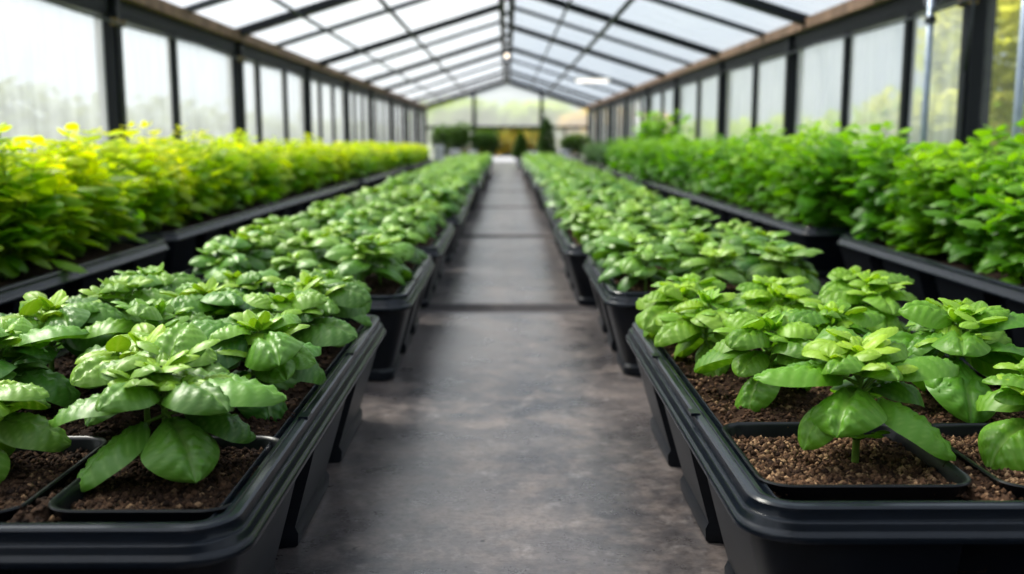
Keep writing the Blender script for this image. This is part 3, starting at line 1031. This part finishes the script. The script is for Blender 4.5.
roof_z = lambda x: ZE + (XW - abs(x)) * (ZR - ZE) / XW
posts = {
    'left': [YS, .2, 4.4, 8.85, 12.9, 17.3, 21.5, 25.3, 29.6, 33.8, 38.0, 41.9],
    'right': [YS, 2.6, 7.45, 12.15, 16.0, 20.3, 24.4, 28.6, 32.8, 37.2, 41.9],
}
mull = {
    'left': [[-1.1], [2.3], [6.7], [10.5], [14.0, 15.7], [18.6, 20.0], [22.8, 24.0], [26.6, 28.0], [31, 32.4], [35.2, 36.6], [39.3, 40.6]],
    'right': [[0], [5.0], [8.7, 10.25], [14.0], [18.1], [22.3], [25.8, 27.2], [30.0, 31.4], [34.2, 35.6], [38.6, 40.2]],
}
nwin = 0
for sd, s in (('left', -1), ('right', 1)):
    for y in posts[sd]:
        b = MB()
        xa, xb = sorted((s * (XW - .09), s * (XW + .07)))
        b.box(xa, xb, y - .085, y + .085, FZ, ZE)
        # flange facing the room
        xa, xb = sorted((s * (XW - .11), s * (XW - .088)))
        b.box(xa, xb, y - .05, y + .05, FZ, ZE - .02)
        trim(b, M['metal'])
    b = MB()     # dark header beam
    xa, xb = sorted((s * (XW - .06), s * (XW + .06)))
    b.box(xa, xb, YS, YE, ZE - .21, ZE - .06)
    trim(b, M['metal'])
    b = MB()     # brown board under the eave
    xa, xb = sorted((s * (XW - .15), s * (XW + .02)))
    b.box(xa, xb, YS, YE, ZE - .085, ZE + .03)
    trim(b, M['board'])
    # windows, one per bay
    for k in range(len(posts[sd]) - 1):
        nwin += 1
        ya, yb = posts[sd][k] + .085, posts[sd][k + 1] - .085
        fr = MB()
        for y in mull[sd][k]:
            xa, xb = sorted((s * (XW - .055), s * (XW + .03)))
            fr.box(xa, xb, y - .035, y + .035, .36, ZE - .21)
        xa, xb = sorted((s * (XW - .05), s * (XW + .03)))
        fr.box(xa, xb, ya, yb, .36, .42)
        fr.box(xa, xb, ya, yb, ZE - .25, ZE - .21)
        fo = struct(fr.build(f'window_{nwin}', M['metal'], None, False))
        ed = [ya] + mull[sd][k] + [yb]
        for i in range(len(ed) - 1):
            p = MB()
            x = s * XW
            p.add([(x, ed[i], .40), (x, ed[i + 1], .40), (x, ed[i + 1], ZE - .22), (x, ed[i], ZE - .22)], [(0, 1, 2, 3)])
            mat = M['frost'] if s < 0 else M['frost_r']
            if s > 0 and posts[sd][k + 1] < 8:
                mat = M['clear']
            if s > 0 and ed[i] > 25 and ed[i] < 26.5:
                mat = M['white']
            p.build('pane', mat, fo, False)
# roof
for sd, s in (('left', -1), ('right', 1)):
    b = MB()
    n = 20
    v, f = [], []
    for i in range(n + 1):
        y = YS + (YE - YS) * i / n
        v += [(s * (XW + .12), y, ZE + .005), (0, y, ZR + .045)]
    f = [(2 * i, 2 * i + 1, 2 * i + 3, 2 * i + 2) for i in range(n)]
    b.add(v, f)
    o = struct(b.build('ceiling' if s < 0 else 'ceiling_right', M['roofglass_l'] if s < 0 else M['roofglass_r'], None, False))
raft = {
    'left': [(-.5, 1), (1.7, 0), (3.9, 1), (6.2, 0), (8.5, 1), (10.7, 0), (12.75, 1), (14.8, 0), (18.1, 1), (20.6, 0), (23.8, 1), (27.6, 1), (31.5, 0), (35.8, 1), (39.0, 0)],
    'right': [(-.5, 1), (1.7, 0), (4.2, 1), (6.8, 0), (9.2, 1), (11.4, 1), (13.2, 0), (16.0, 1), (18.4, 0), (21.4, 1), (26.5, 1), (30.5, 0), (35.6, 1), (39.0, 0)],
}
for sd, s in (('left', -1), ('right', 1)):
    for y, major in raft[sd]:
        b = MB()
        w, h = (.15, .10) if major else (.08, .06)
        b.bar((s * (XW - .02), y, ZE + .03 - h / 2), (s * .04, y, ZR - h / 2), w, h)
        trim(b, M['metal'] if major else M['thinmetal'])
    for x, d in ((2.5, .045), (1.62, .06)) if s < 0 else ((1.60, .075), (.92, .045)):
        b = MB()
        z = roof_z(x) - .10
        b.tube([(s * x, YS, z), (s * x, YE, z)], d / 2, 8)
        trim(b, M['thinmetal'], True)
b = MB()      # ridge: twin beams with cross pieces
for x in (-.085, .085):
    b.box(x - .05, x + .05, YS, YE, ZR - .17, ZR - .01)
for k in range(22):
    y = -1 + k * 2
    b.box(-.1, .1, y - .03, y + .03, ZR - .12, ZR - .05)
trim(b, M['metal'])
# gable
def gable_pane(xs, z0, k, mat):
    p = MB()
    top = [(x, YE, roof_z(x) - .02) for x in xs]
    p.add([(xs[0], YE, z0), (xs[-1], YE, z0)] + top[::-1], [tuple(range(2 + len(top)))])
    return p


nwin += 1
fr = MB()
GX = (-1.36, 1.42)
for s in (-1, 1):
    fr.bar((s * XW, YE, ZE - .02), (0, YE, ZR - .04), .14, .2)
for x in GX:
    fr.box(x - .06, x + .06, YE - .06, YE + .06, FZ, roof_z(x) - .05)
fr.box(-XW, XW, YE - .05, YE + .05, 1.20, 1.28)
for x in (-2.4, 2.4):
    fr.box(x - .03, x + .03, YE - .04, YE + .04, FZ, 1.2)
fo = struct(fr.build(f'window_{nwin}', M['metal'], None, False))
for xs, z0, z1 in (((-XW, GX[0]), 1.26, None), ((GX[0], 0, GX[1]), 1.26, None), ((GX[1], XW), 1.26, None), ((-XW, GX[0]), FZ + .02, 1.2), ((GX[1], XW), FZ + .02, 1.2)):
    p = MB()
    if z1:
        p.add([(xs[0], YE, z0), (xs[1], YE, z0), (xs[1], YE, z1), (xs[0], YE, z1)], [(0, 1, 2, 3)])
    else:
        p = gable_pane(xs, z0, 0, None)
    p.build('pane', M['gable'], fo, False)
# unseen end wall behind the camera, made solid and dark to cut fill light
p = MB()
p.add([(-XW, YS, FZ), (XW, YS, FZ), (XW, YS, ZE), (0, YS, ZR), (-XW, YS, ZE)], [(0, 1, 2, 3, 4)])
struct(p.build('wall_back', plain('dark_back_wall', (.05, .055, .06), .8), None, False))

# ------------------------------------------------------------------ fittings
def pipe(label, x, y):
    t = thing('support_pipe', label, 'pipe', (x, y, FZ))
    b = MB()
    b.tube([(0, 0, 0), (0, 0, 1.0), (0, 0, roof_z(x) - .02 - FZ)], .027, 12)
    b.build('tube', M['pipe'], t)
    c = MB()
    c.lathe([(.0, 0), (.055, 0), (.055, .012), (.03, .014), (.03, .05), (0, .05)], 12)
    c.build('foot', M['pipe'], t)
    d = MB()
    d.lathe([(.028, 0), (.042, .005), (.042, .05), (.028, .055)], 12, (0, 0, 1.66 - FZ))
    d.build('collar', M['thinmetal'], t)


pipe('grey upright pipe in front of the right wall, between post and mullion', 3.22, 7.80)
pipe('nearest grey upright pipe by the clear glass of the right wall', 3.13, 6.20)
for sd, s, yy, nm in (('left', -1, 8.85, 'nearest'), ('left', -1, 12.9, 'second'), ('right', 1, 7.45, 'nearest')):
    t = thing('pipe_clamp', f'yellowish clamp near the top of the {nm} {sd} wall post', 'clamp', (s * (XW - .1), yy, ZE - .30))
    b = MB()
    b.box(-.02, .02, -.1, .1, -.016, .016)
    b.box(-.03, .03, -.1, -.07, -.03, .03)
    b.box(-.03, .03, .07, .1, -.03, .03)
    b.build('strap', M['brass'], t, False)
for s, sd in ((-1, 'left'), (1, 'right')):
    b = MB()
    x = s * (XW - .13)
    b.tube([(x, YS + .1 + i * .74, ZE - .28 - .035 * math.sin(PI * ((i % 6) / 6))) for i in range(60)], .012, 6)
    o = b.build('cable', M['thinmetal'])
    tag(o, f'thin grey cable sagging along the {sd} wall below the eave board', 'cable')
b = MB()
b.tube([(3.24, 8.0, ZE - .16), (3.22, 7.9, ZE - .27), (3.2, 7.72, ZE - .33), (3.22, 7.5, ZE - .25), (3.26, 7.3, ZE - .10), (3.28, 7.2, ZE - .18), (3.3, 7.3, ZE - .5), (3.3, 7.34, ZE - .8)], .012, 8)
tag(b.build('hose', M['thinmetal']), 'dark looped hose hanging beside the upright pipe at right wall', 'hose')

t = thing('pendant_lamp', 'small glowing bulb hanging under the roof ridge', 'lamp', (0, 25.0, 2.79))
b = MB()
b.tube([(0, 0, .10), (0, 0, ZR - .15 - 2.79)], .012, 6)
b.build('cord', M['metal'], t)
b = MB()
b.lathe([(0.0, .14), (.035, .13), (.04, .06), (0.036, .055)], 12)
b.build('socket', M['metal'], t)
b = MB()
b.lathe([(.05 * math.sin(a) + 1e-4, -.05 * math.cos(a)) for a in np.linspace(0, PI, 11)], 16)
b.build('bulb', M['bulb'], t)

t = thing('tube_lamp', 'long glowing tube lamp hung below the right roof slope', 'lamp', (2.18, 26.0, 2.23))
b = MB()
b.box(-.46, .46, -.06, .06, .045, .085)
b.build('housing', M['white'], t, False)
b = MB()
b.tube([(-.40, 0, .01), (.40, 0, .01)], .035, 12)
b.build('tube', M['tube'], t)
for x in (-.35, .3):
    b = MB()
    b.tube([(x, 0, .08), (x, 0, roof_z(2.18 + x) - 2.23)], .006, 6)
    b.build('hanger', M['metal'], t)

# ------------------------------------------------------------------ outdoors
b = MB()
b.add([(-150, -40, FZ - .05), (150, -40, FZ - .05), (150, 260, FZ - .05), (-150, 260, FZ - .05)], [(0, 1, 2, 3)])
struct(b.build('ground', M['field'], None, False))
b = MB()
b.box(-.9, .9, YE, YE + 30, FZ - .04, FZ - .005)
struct(b.build('garden_path', plain('pale_paving', (.36, .36, .37), .8), None, False))


def tree(label, x, y, h, r, mat, seed, trunk=.35):
    rg = random.Random(seed)
    t = thing('tree', label, 'tree', (x, y, FZ - .05))
    b = MB()
    b.tube([(0, 0, 0), (.05, 0, h * .3), (0, .05, h * .75)], [h * .03, h * .022, h * .01], 8)
    b.build('trunk', M['bark'], t)
    f = MB()
    hz = h * (1 - trunk) / 2
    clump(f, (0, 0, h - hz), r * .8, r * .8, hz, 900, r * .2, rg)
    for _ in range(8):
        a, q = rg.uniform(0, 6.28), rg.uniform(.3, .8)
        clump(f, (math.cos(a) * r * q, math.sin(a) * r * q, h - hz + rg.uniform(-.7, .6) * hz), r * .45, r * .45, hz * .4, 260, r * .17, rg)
    f.build('crown', M[mat], t)


M['hedge'] = leaf_mat('grey_green_leaf', (.10, .13, .09), (.15, .18, .13), (.22, .25, .17), (.2, .2, .15), .2, .7, .2, None, .1)


def hedge(label, x, y0, y1, h, mat, seed):
    rg = random.Random(seed)
    t = thing('hedge', label, 'hedge', (x, y0, FZ - .05))
    f = MB()
    n = int((y1 - y0) / 2.2)
    for k in range(n):
        hh = h * rg.uniform(.8, 1.1)
        clump(f, (rg.uniform(-.3, .3), (k + .5) * (y1 - y0) / n, hh * .5), 1.2, 1.7, hh * .52, 260, .45, rg)
    f.build('foliage', M[mat], t)
    b = MB()
    for k in range(n):
        b.tube([(0, (k + .5) * (y1 - y0) / n, 0), (0, (k + .5) * (y1 - y0) / n, h * .6)], .05, 5)
    b.build('stems', M['bark'], t)


hedge('long grey-green hedge outside the left glass wall', -11.0, 8, 110, 2.1, 'hedge', 5)
hedge('long low green hedge outside the right glass wall', 11.0, 12, 110, 1.9, 'tree_g', 6)
T = [
    ('yellow-green tree outside the clear right-hand panes, nearest', 8.4, 15.9, 4.4, 1.9, 'tree_y'),
    ('low green bush outside the right wall, behind the near wall post', 9.2, 20.5, 2.0, 1.5, 'tree_g'),
    ('low yellow bush outside the right wall, behind the upright pipe', 6.4, 15.0, 1.7, .9, 'tree_y'),
    ('pale green tree outside the end wall, left of centre', -3.0, 56.0, 3.0, 3.0, 'tree_g'),
    ('pale green tree outside the end wall, right of centre', 1.6, 60.0, 3.0, 2.8, 'tree_g'),
    ('orange-brown autumn tree outside the right part of end wall', 5.4, 55.0, 2.75, 2.4, 'tree_o'),
    ('orange tree behind the right corner of the end wall', 8.6, 60.0, 2.4, 2.2, 'tree_o'),
    ('low golden bush seen through the open end door', .2, 62.0, 1.6, 4.6, 'tree_gold'),
]
for i, (lab, x, y, h, r, m) in enumerate(T):
    tree(lab, x, y, h, r, m, 40 + i, .05 if 'low' in lab else .2)

# ------------------------------------------------------------------ light
w = bpy.data.worlds.new('overcast')
bpy.context.scene.world = w
w.use_nodes = True
nt = w.node_tree
nt.nodes.clear()
out = nt.nodes.new('ShaderNodeOutputWorld')
bg = nt.nodes.new('ShaderNodeBackground')
tc = nt.nodes.new('ShaderNodeTexCoord')
sp = nt.nodes.new('ShaderNodeSeparateXYZ')
nt.links.new(tc.outputs['Generated'], sp.inputs[0])
zf = ramp(nt, sp.outputs[2], 0.0, 0.55)
c = mixc(nt, zf, (0.42, 0.45, 0.47), (0.62, 0.67, 0.76))
lf = mth(nt, 'MULTIPLY', ramp(nt, mth(nt, 'MULTIPLY', sp.outputs[0], -1), -0.6, 0.9), ramp(nt, sp.outputs[2], -.02, .3))
c = mixc(nt, lf, c, mixc(nt, 1.0, c, (2.1, 2.0, 1.85), 'MULTIPLY'))
cl = noise(nt, 3.0, 5, .6, tc.outputs['Generated'])
c = mixc(nt, mth(nt, 'MULTIPLY', ramp(nt, cl, .38, .62), .6), c, mixc(nt, 1.0, c, (.72, .78, .88), 'MULTIPLY'))
nt.links.new(c, bg.inputs[0])
bg.inputs[1].default_value = 1.45
nt.links.new(bg.outputs[0], out.inputs[0])

sl = bpy.data.lights.new('sun', 'SUN')
sl.energy = 6.0
sl.angle = R(24)
sl.color = (1.0, .95, .86)
so = bpy.data.objects.new('sun', sl)
C.objects.link(so)
d = Vector((.55, -.42, -.85))
so.rotation_euler = d.to_track_quat('-Z', 'Y').to_euler()

# ------------------------------------------------------------------ camera
cam = bpy.data.cameras.new('camera')
cam.sensor_width = 36
cam.lens = 36 * 1000 / 1024
cam.clip_end = 600
cam.dof.use_dof = True
cam.dof.focus_distance = 2.15
cam.dof.aperture_fstop = 2.1
co = bpy.data.objects.new('camera', cam)
C.objects.link(co)
co.location = (0, 0, .8)
co.rotation_euler = (PI / 2 - math.atan(.149), 0, R(-.29))
sc = bpy.context.scene
sc.camera = co
sc.view_settings.view_transform = 'Standard'
sc.view_settings.look = 'None'
sc.view_settings.exposure = 0.22
sc.view_settings.gamma = 0.9
sc.cycles.max_bounces = 10
sc.cycles.transparent_max_bounces = 16
